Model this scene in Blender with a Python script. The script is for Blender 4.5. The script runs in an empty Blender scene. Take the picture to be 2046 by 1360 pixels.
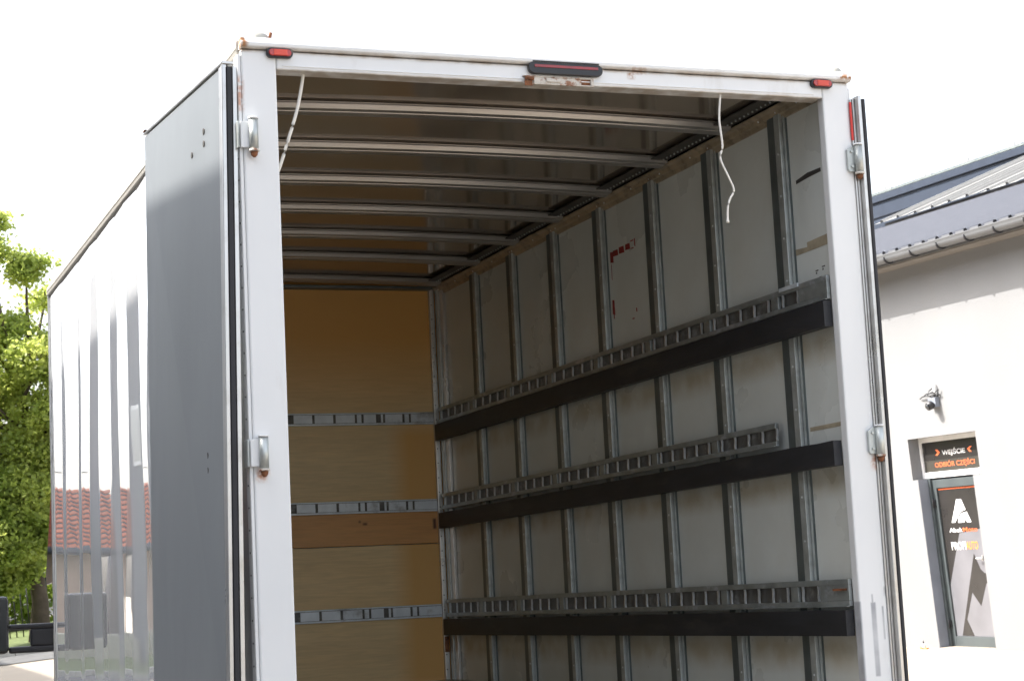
import bpy, math, random
from mathutils import Vector, Matrix
S = bpy.context.scene
C = S.collection
rnd = random.Random(7)
PI = math.pi
# ---------------------------------------------------------------- frames
# The truck stands on sloping ground: everything on it is written in the truck's own
# frame (x right along the rear frame, y towards the cab, z up the box); at the end the
# whole of it is turned so that the building's verticals are the world's verticals.
D_ = Vector((-0.0353854, 0.99918718, 0.01930951))      # along the building's wall, away
U_ = Vector((-0.07698005, -0.02198938, 0.99679012))    # true vertical
N_ = Vector((-0.99640451, -0.03378537, -0.07769558))   # out of the building's wall
ORG = Vector((12.62615, 15.36254, 0.36997))
TILT = U_.rotation_difference(Vector((0, 0, 1))).to_matrix().to_4x4()
def G(p): return TILT.to_3x3() @ Vector(p)
WORLD_OBJS = set()          # names of objects already in world coordinates

# ---------------------------------------------------------------- camera
yaw, pitch, roll = -0.36909385, 0.13325392, -0.05018983
cy_, sy_ = math.cos(yaw), math.sin(yaw); cp_, sp_ = math.cos(pitch), math.sin(pitch)
fw = Vector((-sy_*cp_, cy_*cp_, sp_)); rt = Vector((cy_, sy_, 0)); up = rt.cross(fw)
r2 = math.cos(roll)*rt + math.sin(roll)*up; u2 = -math.sin(roll)*rt + math.cos(roll)*up
cam_d = bpy.data.cameras.new('camera'); cam = bpy.data.objects.new('camera', cam_d); C.objects.link(cam)
cm = Matrix((r2, u2, -fw)).transposed().to_4x4(); cm.translation = Vector((-1.55257, -6.08210, 1.3))
cam.matrix_world = cm
cam_d.sensor_width = 36; cam_d.lens = 3810.69/2046*36; cam_d.clip_end = 2000; cam_d.clip_start = 0.05
cam_d.dof.use_dof = True; cam_d.dof.focus_distance = 8.0; cam_d.dof.aperture_fstop = 14.0
S.camera = cam

# ---------------------------------------------------------------- light
sun_dir = (G(N_*1.0 + U_*1.25 + D_*0.50)).normalized()
w = bpy.data.worlds.new('World'); S.world = w; w.use_nodes = True
nt = w.node_tree; bg = nt.nodes['Background']
sky = nt.nodes.new('ShaderNodeTexSky'); sky.sky_type = 'NISHITA'; sky.sun_disc = False
sky.sun_elevation = math.asin(sun_dir.z); sky.sun_rotation = math.atan2(sun_dir.x, sun_dir.y)
sky.air_density = 1.0; sky.dust_density = 5.0; sky.ozone_density = 1.0
hsw = nt.nodes.new('ShaderNodeHueSaturation'); hsw.inputs['Saturation'].default_value = .45   # thin white summer haze
nt.links.new(sky.outputs[0], hsw.inputs['Color']); nt.links.new(hsw.outputs[0], bg.inputs[0]); bg.inputs[1].default_value = 0.15
sl = bpy.data.lights.new('sun', 'SUN'); sl.energy = 2.7; sl.angle = math.radians(0.4); sl.color = (1, .95, .88)
so = bpy.data.objects.new('sun', sl); C.objects.link(so); so.location = (-20, 10, 30)
so.rotation_euler = sun_dir.to_track_quat('Z', 'Y').to_euler(); WORLD_OBJS.add(so.name)
S.cycles.max_bounces = 14; S.cycles.diffuse_bounces = 8; S.cycles.glossy_bounces = 6
S.view_settings.view_transform = 'Standard'; S.view_settings.look = 'None'
S.view_settings.exposure = 1.94; S.view_settings.gamma = 1; S.view_settings.use_curve_mapping = False

# ---------------------------------------------------------------- materials
def nodes(m): return m.node_tree.nodes, m.node_tree.links
def mat(name, col, rough=.5, metal=0, var=.12, vscale=3, bump=0, bscale=60, dirt=None, dirt_amt=.5, dscale=2,
        dthr=(.5, .7), stretch=(1, 1, 1), coat=0, trans=0, rvar=0, spec=.5, objvar=0):
    m = bpy.data.materials.new(name); m.use_nodes = True
    n, l = nodes(m); b = n['Principled BSDF']
    b.inputs['Metallic'].default_value = metal; b.inputs['Roughness'].default_value = rough
    b.inputs['Coat Weight'].default_value = coat; b.inputs['Specular IOR Level'].default_value = spec
    tc = n.new('ShaderNodeTexCoord'); mp = n.new('ShaderNodeMapping'); mp.inputs['Scale'].default_value = stretch
    l.new(tc.outputs['Object'], mp.inputs[0])
    nz = n.new('ShaderNodeTexNoise'); nz.inputs['Scale'].default_value = vscale; nz.inputs['Detail'].default_value = 6
    l.new(mp.outputs[0], nz.inputs['Vector'])
    rp = n.new('ShaderNodeValToRGB'); rp.color_ramp.elements[0].position = .3; rp.color_ramp.elements[1].position = .7
    rp.color_ramp.elements[0].color = (*[max(0, c*(1-var)) for c in col], 1)
    rp.color_ramp.elements[1].color = (*[min(1, c*(1+var)) for c in col], 1)
    l.new(nz.outputs[0], rp.inputs[0]); out = rp.outputs[0]
    if objvar:
        oi = n.new('ShaderNodeObjectInfo'); mr = n.new('ShaderNodeMapRange')
        mr.inputs[3].default_value = 1-objvar; mr.inputs[4].default_value = 1+objvar
        l.new(oi.outputs['Random'], mr.inputs[0])
        hs = n.new('ShaderNodeHueSaturation'); l.new(mr.outputs[0], hs.inputs['Value']); l.new(out, hs.inputs['Color']); out = hs.outputs[0]
    if dirt:
        nd = n.new('ShaderNodeTexNoise'); nd.inputs['Scale'].default_value = dscale; nd.inputs['Detail'].default_value = 8
        nd.inputs['Roughness'].default_value = .65
        l.new(mp.outputs[0], nd.inputs['Vector'])
        dr = n.new('ShaderNodeMapRange'); dr.inputs[1].default_value = dthr[0]; dr.inputs[2].default_value = dthr[1]
        dr.inputs[4].default_value = dirt_amt; l.new(nd.outputs[0], dr.inputs[0])
        mx = n.new('ShaderNodeMixRGB'); mx.inputs[2].default_value = (*dirt, 1)
        l.new(dr.outputs[0], mx.inputs[0]); l.new(out, mx.inputs[1]); out = mx.outputs[0]
    l.new(out, b.inputs['Base Color'])
    if rvar:
        mr = n.new('ShaderNodeMapRange'); mr.inputs[3].default_value = max(0, rough-rvar); mr.inputs[4].default_value = rough+rvar
        l.new(nz.outputs[0], mr.inputs[0]); l.new(mr.outputs[0], b.inputs['Roughness'])
    if bump:
        nb = n.new('ShaderNodeTexNoise'); nb.inputs['Scale'].default_value = bscale; nb.inputs['Detail'].default_value = 4
        l.new(mp.outputs[0], nb.inputs['Vector'])
        bp = n.new('ShaderNodeBump'); bp.inputs['Strength'].default_value = bump; bp.inputs['Distance'].default_value = .01
        l.new(nb.outputs[0], bp.inputs['Height']); l.new(bp.outputs[0], b.inputs['Normal'])
    return m
def base_in(m): return m.node_tree.nodes['Principled BSDF'].inputs['Base Color']
def overlay(m, boxes, col, soft=.01, noise=0, nscale=30):
    """stains and colour bands with a shape of their own: soft boxes (x0,x1,y0,y1,z0,z1) in object space"""
    n, l = nodes(m); inp = base_in(m); src = inp.links[0].from_socket
    tc = n.new('ShaderNodeTexCoord'); sx = n.new('ShaderNodeSeparateXYZ'); l.new(tc.outputs['Object'], sx.inputs[0])
    tot = None
    for bx in boxes:
        acc = None
        for ax in range(3):
            lo, hi = bx[2*ax], bx[2*ax+1]
            if lo is None: continue
            c = n.new('ShaderNodeMath'); c.operation = 'SUBTRACT'; l.new(sx.outputs[ax], c.inputs[0]); c.inputs[1].default_value = (lo+hi)/2
            a = n.new('ShaderNodeMath'); a.operation = 'ABSOLUTE'; l.new(c.outputs[0], a.inputs[0])
            mr = n.new('ShaderNodeMapRange'); l.new(a.outputs[0], mr.inputs[0])
            h = (hi-lo)/2; mr.inputs[1].default_value = max(h-soft, 0); mr.inputs[2].default_value = h+soft
            mr.inputs[3].default_value = 1; mr.inputs[4].default_value = 0
            if acc is None: acc = mr.outputs[0]
            else:
                mm = n.new('ShaderNodeMath'); mm.operation = 'MULTIPLY'; l.new(acc, mm.inputs[0]); l.new(mr.outputs[0], mm.inputs[1]); acc = mm.outputs[0]
        if tot is None: tot = acc
        else:
            mm = n.new('ShaderNodeMath'); mm.operation = 'MAXIMUM'; l.new(tot, mm.inputs[0]); l.new(acc, mm.inputs[1]); tot = mm.outputs[0]
    if noise:
        nz = n.new('ShaderNodeTexNoise'); nz.inputs['Scale'].default_value = nscale; nz.inputs['Detail'].default_value = 5
        l.new(tc.outputs['Object'], nz.inputs['Vector'])
        mr = n.new('ShaderNodeMapRange'); mr.inputs[1].default_value = .5-noise; mr.inputs[2].default_value = .5+noise*.4
        l.new(nz.outputs[0], mr.inputs[0])
        mm = n.new('ShaderNodeMath'); mm.operation = 'MULTIPLY'; l.new(tot, mm.inputs[0]); l.new(mr.outputs[0], mm.inputs[1]); tot = mm.outputs[0]
    mx = n.new('ShaderNodeMixRGB'); l.new(tot, mx.inputs[0]); l.new(src, mx.inputs[1]); mx.inputs[2].default_value = (*col, 1)
    l.new(mx.outputs[0], inp)
    return m
M = {}
M['white'] = mat('white_frame_paint', (.79, .80, .80), .35, var=.03, dirt=(.42, .36, .28), dirt_amt=.35, dscale=5, dthr=(.6, .78), stretch=(1, 1, .35), coat=.2, bump=.03, bscale=30)
overlay(M['white'], [(1.30, 1.37, None, None, 3.150, 3.164), (1.30, 1.325, None, None, 3.13, 3.155), (-.2, -.10, None, None, 3.155, 3.20), (2.16, 2.25, None, None, 3.165, 3.19)], (.33, .14, .04), .008, .12, 60)
overlay(M['white'], [(-.14, 2.3, None, None, 3.150, 3.163), (0, 2.1, None, None, 3.088, 3.096)], (.40, .33, .26), .006, .25, 14)  # brownish lines below the lip and along the header's lower edge
overlay(M['white'], [(2.145, 2.165, None, None, .95, 1.215), (2.087, 2.104, None, None, .6, 1.22), (2.19, 2.197, None, None, 1.08, 1.2), (2.150, 2.156, None, None, 1.2, 1.245)], (.30, .31, .34), .003, .5, 9)
overlay(M['white'], [(2.07, 2.094, -.01, .012, 1.52, 1.70), (2.205, 2.215, None, None, 1.23, 1.27)], (.42, .42, .42), .006, .14, 22)
overlay(M['white'], [(2.196, 2.225, None, None, 1.70, 1.75), (-.11, -.075, None, None, 1.715, 1.75), (-.135, -.120, None, None, 2.95, 3.06)], (.55, .30, .2), .012, .12, 50)
M['gloss'] = mat('white_gloss_side_paint', (.76, .78, .80), .0, var=.015, coat=1, vscale=1.2)
M['gloss'].node_tree.nodes['Principled BSDF'].inputs['Coat IOR'].default_value = 1.75; M['gloss'].node_tree.nodes['Principled BSDF'].inputs['Coat Roughness'].default_value = 0
M['doorp'] = mat('grey_door_inner_sheet', (.225, .245, .26), .33, metal=.15, var=.16, vscale=1.6, dirt=(.17, .185, .20), dirt_amt=.7, dscale=1.5, dthr=(.45, .72), stretch=(1, 1, .3), rvar=.08, bump=.02, bscale=8)
M['alu'] = mat('aluminium_profile', (.62, .61, .59), .3, metal=.85, var=.08, dirt=(.3, .26, .2), dirt_amt=.4, dscale=8, rvar=.1)
M['edge'] = mat('weathered_edge_profile', (.40, .385, .35), .5, metal=.2, var=.06, vscale=6, dirt=(.30, .27, .22), dirt_amt=.3, dscale=12)
M['rubber'] = mat('black_rubber', (.018, .018, .022), .55)
M['galv'] = mat('galvanised_steel', (.52, .55, .535), .42, metal=.55, var=.16, vscale=14, dirt=(.22, .22, .19), dirt_amt=.5, dscale=9, rvar=.15)
M['galvd'] = mat('darkened_galvanised_steel', (.15, .175, .175), .42, metal=.55, var=.2, vscale=9, rvar=.1)  # rib flanges: the dark interior they would reflect is put into this colour
M['rail'] = mat('worn_cargo_rail_steel', (.36, .39, .385), .36, metal=.6, var=.25, vscale=18, dirt=(.62, .66, .72), dirt_amt=.75, dscale=13, dthr=(.55, .66), rvar=.15, stretch=(1, .6, 1))
M['railin'] = mat('dark_rail_back', (.11, .105, .095), .45, metal=.3, var=.35, vscale=12, dirt=(.42, .42, .40), dirt_amt=.6, dscale=14, dthr=(.52, .7))  # dark base with paler blotches, used behind the rail slots
M['bar'] = mat('bright_rail_bar', (.80, .83, .84), .3, metal=.7, var=.15, vscale=25)
M['frail'] = mat('pale_front_rail_plate', (.72, .77, .81), .45, metal=.35, var=.1, vscale=14, dirt=(.16, .14, .12), dirt_amt=.7, dscale=7, dthr=(.56, .72))
M['band'] = mat('black_rub_board', (.021, .022, .026), .5, var=.3, vscale=20, dirt=(.085, .08, .07), dirt_amt=.5, dscale=9, dthr=(.56, .72), bump=.25, bscale=25, stretch=(1, .2, 1))
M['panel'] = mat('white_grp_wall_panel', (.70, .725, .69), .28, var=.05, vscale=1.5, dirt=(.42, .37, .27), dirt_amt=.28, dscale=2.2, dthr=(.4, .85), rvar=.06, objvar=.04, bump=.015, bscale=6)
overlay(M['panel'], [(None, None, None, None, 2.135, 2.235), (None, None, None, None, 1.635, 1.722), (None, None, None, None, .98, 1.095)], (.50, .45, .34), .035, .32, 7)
M['ceil'] = mat('glossy_ceiling_sheet', (.32, .26, .20), .12, metal=.6, var=.12, vscale=2, rvar=.07, bump=.02, bscale=5)
M['beam'] = mat('ceiling_bow_steel', (.42, .40, .38), .36, metal=.75, var=.18, vscale=7, dirt=(.30, .23, .16), dirt_amt=.5, dscale=6, rvar=.12, stretch=(.3, 1, 1))
M['trimb'] = mat('dirty_aluminium_cove', (.46, .38, .27), .4, metal=.5, var=.2, vscale=10, dirt=(.12, .10, .08), dirt_amt=.7, dscale=16)
M['darkm'] = mat('dark_perforated_strip', (.07, .065, .058), .45, metal=.4, var=.4, vscale=12)
M['rust'] = mat('rusty_steel', (.22, .085, .035), .8, var=.5, vscale=30, bump=.4, bscale=80)
M['rustw'] = mat('flaking_white_on_rust', (.60, .56, .50), .6, var=.1, dirt=(.26, .10, .04), dirt_amt=.9, dscale=26, dthr=(.52, .6), bump=.3, bscale=60)
M['black'] = mat('black_plastic', (.02, .02, .023), .35)
M['redlens'] = mat('red_lens', (.42, .022, .016), .15, coat=.6, var=.15, vscale=60)
M['darklens'] = mat('dark_red_lens', (.27, .014, .018), .15, coat=.5, var=.2, vscale=20)
M['redtape'] = mat('red_reflective_tape', (.62, .03, .02), .35, var=.1)
M['cord'] = mat('off_white_cord', (.78, .76, .70), .6, var=.08, vscale=40)
M['tape'] = mat('old_beige_tape', (.40, .34, .24), .6, var=.2, vscale=20)
M['redink'] = mat('red_sticker_residue', (.30, .025, .02), .6, var=.3, vscale=60)
M['ink'] = mat('dark_ink', (.05, .045, .04), .7)
M['floor'] = mat('worn_plywood_floor', (.46, .39, .30), .5, var=.25, vscale=4, stretch=(4, 1, 1))
M['chassis'] = mat('chassis_grey', (.05, .05, .055), .6)
M['glass'] = mat('dark_glass', (.02, .025, .03), .05, spec=.8)
def wood(name, col, edge):
    m = mat(name, col, .42, var=.10, vscale=1.2, stretch=(.35, 1, 1.6), dirt=edge, dirt_amt=.5, dscale=.9, dthr=(.42, .68), bump=.03, bscale=30)
    n, l = nodes(m); inp = base_in(m); src = inp.links[0].from_socket
    tc = n.new('ShaderNodeTexCoord'); mp = n.new('ShaderNodeMapping'); mp.inputs['Scale'].default_value = (1.5, 1, 22)
    l.new(tc.outputs['Object'], mp.inputs[0]); nz = n.new('ShaderNodeTexNoise'); nz.inputs['Scale'].default_value = 4; nz.inputs['Detail'].default_value = 8
    nz.inputs['Distortion'].default_value = .6; l.new(mp.outputs[0], nz.inputs['Vector'])
    mr = n.new('ShaderNodeMapRange'); mr.inputs[1].default_value = .3; mr.inputs[2].default_value = .7; mr.inputs[3].default_value = .90; mr.inputs[4].default_value = 1.06
    l.new(nz.outputs[0], mr.inputs[0]); hs = n.new('ShaderNodeHueSaturation'); l.new(mr.outputs[0], hs.inputs['Value']); l.new(src, hs.inputs['Color'])
    l.new(hs.outputs[0], inp); return m
M['ply'] = wood('varnished_plywood', (.86, .66, .36), (.80, .54, .24))
M['plank'] = wood('knotty_pine_plank', (.76, .42, .16), (.62, .28, .09))
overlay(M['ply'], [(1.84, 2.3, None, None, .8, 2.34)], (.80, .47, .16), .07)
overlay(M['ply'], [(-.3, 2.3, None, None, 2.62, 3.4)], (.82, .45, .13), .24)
overlay(M['plank'], [(1.61, 1.635, None, None, 1.755, 1.768), (1.585, 1.597, None, None, 1.77, 1.78), (2.04, 2.06, None, None, 1.72, 1.78)], (.12, .045, .02), .006)

# ---------------------------------------------------------------- geometry helpers
class MB:
    def __init__(s): s.v = []; s.f = []; s.sm = []
    def quad(s, a, b, c, d, smooth=False):
        i = len(s.v); s.v += [tuple(a), tuple(b), tuple(c), tuple(d)]; s.f.append((i, i+1, i+2, i+3)); s.sm.append(smooth); return s
    def poly(s, pts):
        i = len(s.v); s.v += [tuple(p) for p in pts]; s.f.append(tuple(range(i, i+len(pts)))); s.sm.append(False); return s
    def box(s, x0, x1, y0, y1, z0, z1):
        i = len(s.v)
        s.v += [(x0, y0, z0), (x1, y0, z0), (x1, y1, z0), (x0, y1, z0), (x0, y0, z1), (x1, y0, z1), (x1, y1, z1), (x0, y1, z1)]
        for f in ((0, 3, 2, 1), (4, 5, 6, 7), (0, 1, 5, 4), (1, 2, 6, 5), (2, 3, 7, 6), (3, 0, 4, 7)): s.f.append(tuple(i+k for k in f)); s.sm.append(False)
        return s
    def prism(s, prof, axis, a0, a1, caps=True):
        """prof: 2-D points in the two other axes (in xyz order), swept along axis"""
        def P(p, t):
            q = list(p); q.insert(axis, t); return tuple(q)
        i = len(s.v); n = len(prof); s.v += [P(p, a0) for p in prof] + [P(p, a1) for p in prof]
        for k in range(n):
            j = (k+1) % n; s.f.append((i+k, i+j, i+n+j, i+n+k)); s.sm.append(False)
        if caps: s.f.append(tuple(i+k for k in range(n))); s.f.append(tuple(i+n+k for k in reversed(range(n)))); s.sm += [False, False]
        return s
    def tube(s, pts, r, seg=8, caps=True):
        pts = [Vector(p) for p in pts]; i0 = len(s.v); n = len(pts)
        rr = r if isinstance(r, (list, tuple)) else [r]*n
        ref = Vector((0, 0, 1))
        for k, p in enumerate(pts):
            t = (pts[min(k+1, n-1)] - pts[max(k-1, 0)]).normalized()
            a = t.cross(ref) if abs(t.dot(ref)) < .95 else t.cross(Vector((1, 0, 0)))
            a.normalize(); b = t.cross(a)
            for q in range(seg):
                an = 2*PI*q/seg; s.v.append(tuple(p + (a*math.cos(an)+b*math.sin(an))*rr[k]))
        for k in range(n-1):
            for q in range(seg):
                a = i0+k*seg+q; b = i0+k*seg+(q+1) % seg; s.f.append((a, b, b+seg, a+seg)); s.sm.append(True)
        if caps:
            s.f.append(tuple(i0+q for q in reversed(range(seg)))); s.f.append(tuple(i0+(n-1)*seg+q for q in range(seg))); s.sm += [False, False]
        return s
    def mesh(s, name, m):
        me = bpy.data.meshes.new(name); me.from_pydata(s.v, [], s.f); me.materials.append(m)
        me.polygons.foreach_set('use_smooth', s.sm); me.update(); return me
    def obj(s, name, m, parent=None, bevel=0, loc=None, flip=True):
        me = s.mesh(name, m)
        if flip:
            import bmesh
            bm = bmesh.new(); bm.from_mesh(me); bmesh.ops.recalc_face_normals(bm, faces=bm.faces); bm.to_mesh(me); bm.free()
        return link(name, me, parent, bevel, loc)
def link(name, me, parent=None, bevel=0, loc=None):
    o = bpy.data.objects.new(name, me); C.objects.link(o)
    if parent: o.parent = parent
    if loc: o.location = loc
    if bevel:
        b = o.modifiers.new('bevel', 'BEVEL'); b.width = bevel; b.segments = 2; b.limit_method = 'ANGLE'
    return o
def box(name, m, parent, *a, bevel=0): return MB().box(*a).obj(name, m, parent, bevel)
def tag(o, label=None, cat=None, group=None, kind=None):
    if label: o['label'] = label
    if cat: o['category'] = cat
    if group: o['group'] = group
    if kind: o['kind'] = kind
    return o
def empty(name, loc=(0, 0, 0), **k):
    o = bpy.data.objects.new(name, None); C.objects.link(o); o.location = loc; o.empty_display_size = .2
    return tag(o, **k)
def stadium(cx, cz, w_, h_, y, seg=8):
    r = h_/2; pts = []
    for k in range(seg+1):
        a = PI/2+PI*k/seg; pts.append((cx-w_/2+r+r*math.cos(a), y, cz+r*math.sin(a)))
    for k in range(seg+1):
        a = -PI/2+PI*k/seg; pts.append((cx+w_/2-r+r*math.cos(a), y, cz+r*math.sin(a)))
    return pts
def pill(name, m, parent, cx, cz, w_, h_, y0, y1, bevel=.003):
    a = stadium(cx, cz, w_, h_, y0); b = stadium(cx, cz, w_, h_, y1); mb = MB(); n = len(a); mb.v = a+b
    for k in range(n): j = (k+1) % n; mb.f.append((k, j, n+j, n+k)); mb.sm.append(False)
    mb.f += [tuple(range(n)), tuple(n+k for k in reversed(range(n)))]; mb.sm += [False, False]
    return mb.obj(name, m, parent, bevel)

# ================================================================= BOX TRUCK
truck = empty('box_truck', (0, 0, 0), label='white box truck with its rear doors swung open showing the empty cargo hold', cat='truck')
T = truck
ZF = .84; L = 4.646; XR = 2.128; XL = -.045; OUTL = -.112; OUTR = 2.208
# --- outer side wall: slightly buckled glossy sheet
def side_sheet(x, sgn, amp, name, m):
    mb = MB(); ny, nz = 300, 36; y0, y1, z0, z1 = .07, 4.985, .90, 3.155
    for j in range(nz+1):
        z = z0+(z1-z0)*j/nz
        for i in range(ny+1):
            y = y0+(y1-y0)*i/ny
            # a shallow ramp at every rib, flat between: slope g' integrates to a saw with soft corners
            ph = ((y-.30-.03*math.sin(z*2.1+y*1.3)-.015*math.sin(z*5.3+y))/.593) % 1.0
            k_ = int((y-.30)/.593); k_ = max(0, min(8, k_)); a = amp*(1.0, 1.1, 1.15, 1.0, .62, .75, .30, .45, .25)[k_]
            bw = (.5, .55, .62, .50, .24, .42, .16, .22, .2)[k_]*(1+.16*math.sin(z*2.3+k_*2)+.07*math.sin(z*6.1+k_))
            g = 0
            for q in (-.03, -.015, 0, .015, .03):        # triangle wave, corners softened
                p_ = (ph+q) % 1.0; g += a*(p_/bw if p_ < bw else 1-(p_-bw)/(1-bw))/5
            e = min(1, (y-y0)/.15)*min(1, (y1-y)/.1)
            dx = (g+.0001*math.sin(z*7+y*3)*math.sin(y*9)+.00005*math.sin(z*46+y*3)*max(0, math.sin(y*10.6)))*e
            mb.v.append((x+sgn*dx, y, z))
    for j in range(nz):
        for i in range(ny):
            a = j*(ny+1)+i; mb.f.append((a, a+1, a+ny+2, a+ny+1)); mb.sm.append(True)
    return mb.obj(name, m, T)
side_sheet(OUTL, -1, .0045, 'side_panel', M['gloss'])
side_sheet(OUTR, 1, .0030, 'side_panel', M['gloss'])
box('bulkhead', M['gloss'], T, OUTL+.004, OUTR-.004, 4.955, 4.984, .9, 3.198)
# roof skin, slightly arched
mb = MB(); n = 16
for i in range(n+1):
    x = OUTL+(OUTR-OUTL)*i/n; zz = 3.199+.014*(1-((x-1.048)/1.16)**2)
    mb.v += [(x, .085, zz), (x, 4.98, zz)]
for i in range(n): mb.f.append((2*i, 2*i+2, 2*i+3, 2*i+1)); mb.sm.append(True)
mb.obj('roof', M['white'], T)
# roof edge profiles along both sides
for x0, s in ((OUTL, -1), (OUTR, 1)):
    pr = [(x0, 3.145), (x0+s*.014, 3.147), (x0+s*.017, 3.16), (x0+s*.012, 3.163), (x0+s*.017, 3.168), (x0+s*.015, 3.192), (x0+s*.004, 3.206), (x0-s*.035, 3.210), (x0-s*.035, 3.2), (x0, 3.195)]
    MB().prism(pr, 1, .03, 4.99).obj('roof_edge_profile', M['edge'], T, .001)
    box('sill_profile', M['alu'], T, min(x0, x0+s*.014), max(x0, x0+s*.014), .05, 4.99, .82, .905, bevel=.003)
    box('front_corner_profile', M['alu'], T, min(x0, x0+s*.01), max(x0, x0+s*.01), 4.975, 5.0, .9, 3.15, bevel=.003)
# --- rear frame
box('rear_post', M['white'], T, OUTL-.008, 0.0, 0, .075, .78, 3.158, bevel=.006)
box('rear_post', M['white'], T, 2.099, OUTR+.004, 0, .045, .78, 3.158, bevel=.006)
frame = MB().prism([(0.0, 3.0935), (.075, 3.0935), (.075, 3.157), (0.0, 3.157)], 0, .001, 2.098).obj('header', M['white'], T, .005)
pr = [(-.006, 3.160), (-.016, 3.166), (-.018, 3.178), (-.010, 3.188), (-.004, 3.200), (.03, 3.206), (.09, 3.206), (.09, 3.160)]
lip = MB().prism(pr, 0, OUTL-.010, OUTR+.012).obj('header_lip', M['white'], frame, .003)
# groove in the header and inner return of the posts
box('header_bead', M['white'], frame, .02, 2.06, -.0035, 0, 3.1045, 3.109, bevel=.0015)
box('post_return', M['white'], frame, -.044, -.001, .076, .10, .84, 3.09)
box('side_post_strip', M['white'], frame, OUTL-.020, OUTL-.009, .004, .058, .80, 3.14, bevel=.002)
box('side_post_strip', M['white'], frame, OUTR+.005, OUTR+.012, .004, .058, .80, 3.14, bevel=.002)
mb = MB()
for z in [x*.0725+.9 for x in range(31)]: mb.box(OUTL-.0225, OUTL-.020, .028, .033, z, z+.005)
tag(mb.obj('rivets', M['chassis'], T), kind='stuff')
# corner caps on the roof
def cap(cx, w1):
    mb = MB(); n = 10; m_ = 6
    for j in range(m_+1):
        a = PI/2*j/m_
        for i in range(n+1):
            b = PI*2*i/n; mb.v.append((cx+w1*math.cos(a)*math.cos(b), .05+.035*math.cos(a)*math.sin(b), 3.205+.030*math.sin(a)))
    for j in range(m_):
        for i in range(n): a = j*(n+1)+i; mb.f.append((a, a+1, a+n+2, a+n+1)); mb.sm.append(True)
    mb.obj('corner_cap', mat('weathered_cap', (.42, .41, .37), .6, dirt=(.3, .2, .12), dirt_amt=.5, dscale=20), T)
cap(-.048, .042); cap(2.182, .034)
MB().tube([(-.014, .02, 3.205), (-.010, .02, 3.226)], .006).obj('bolt', M['rust'], T)
box('rear_crossmember', M['white'], T, OUTL, OUTR, 0.0, .09, .66, .775, bevel=.008)
# --- lights in the header
for cx in (.0105, 2.092):
    b = pill('marker_light', M['black'], T, cx, 3.147 if cx < 1 else 3.1465, .092, .034, -.016, 0)
    pill('lens', M['redlens'], b, cx, 3.147 if cx < 1 else 3.1465, .078, .024, -.022, -.0165)
    box('bulb_window', mat('bright_red_window', (.70, .075, .04), .2, var=.1), b, cx-.022, cx+.024, -.0245, -.0222, 3.137, 3.157, bevel=.001)
b = pill('brake_light', M['black'], T, 1.051, 3.1455, .286, .043, -.019, -.001)
box('lens', M['darklens'], b, .93, 1.175, -.0215, -.0195, 3.147, 3.157, bevel=.001)
box('light_hood', M['black'], b, .925, 1.18, -.020, -.005, 3.1675, 3.1715, bevel=.001)
# --- rusty latch keeper under it
k = MB(); k.box(.888, 1.160, -.010, -.0005, 3.114, 3.1185); k.box(.888, 1.160, -.010, -.0005, 3.0875, 3.0925)
k.box(.93, 1.112, -.008, -.0005, 3.0925, 3.114); k.box(1.148, 1.160, -.010, -.0005, 3.0925, 3.114)
keeper = k.obj('latch_keeper', M['rustw'], T, .002)
box('keeper_hole', M['rust'], keeper, 1.1125, 1.1475, -.0025, -.0005, 3.0930, 3.1135)
kb = MB().tube([(.895, -.014, 3.108), (.926, -.014, 3.106)], .008); kb.box(.892, .922, -.013, -.0105, 3.080, 3.099)
kb.obj('latch_bolt', M['rust'], keeper, .001)
box('weld_bead', M['rustw'], keeper, .975, 1.03, -.013, -.0085, 3.097, 3.111, bevel=.004)
# --- hinges
def hinge(x, zc, side):
    hb = MB().tube([(x, -.022, zc-.052), (x, -.022, zc+.05)], .0155, 14)
    h = hb.obj('hinge', M['galv'], T)
    px0, px1 = (x-.075, x-.012) if side < 0 else (x-.034, x-.010)
    if side < 0:
        box('hinge_leaf', M['white'], h, OUTL-.020, x-.004, -.014, -.006, zc-.045, zc+.045, bevel=.003)
        box('hinge_leaf', M['galv'], h, OUTL-.030, OUTL-.0235, -.012, .04, zc-.045, zc+.045, bevel=.003)
    else:
        pl = MB().prism([(x-.042, zc-.04), (x-.036, zc-.05), (x-.006, zc-.05), (x-.006, zc+.05), (x-.02, zc+.05), (x-.042, zc+.035)], 1, -.013, -.0015)
        pl.obj('hinge_leaf', M['galv'], h, .002)
        for dz in (-.03, .028): MB().tube([(x-.024, -.018, zc+dz), (x-.024, -.0125, zc+dz)], .006, 6).obj('bolt', M['galv'], h)
    MB().tube([(x, -.022, zc+.0505), (x, -.022, zc+.057)], .0175, 14).obj('washer', M['white'], h)
    MB().tube([(x, -.022, zc-.060), (x, -.022, zc-.0525)], .0175, 14).obj('washer', M['rustw'], h)
    MB().tube([(x, -.022, zc-.079), (x, -.022, zc-.072), (x, -.022, zc-.0605)], [.004, .011, .013], 8).obj('nut', M['rust'], h)
for zc in (2.862, 1.803, .80): hinge(-.090, zc, -1); hinge(2.222, zc, 1)
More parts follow.
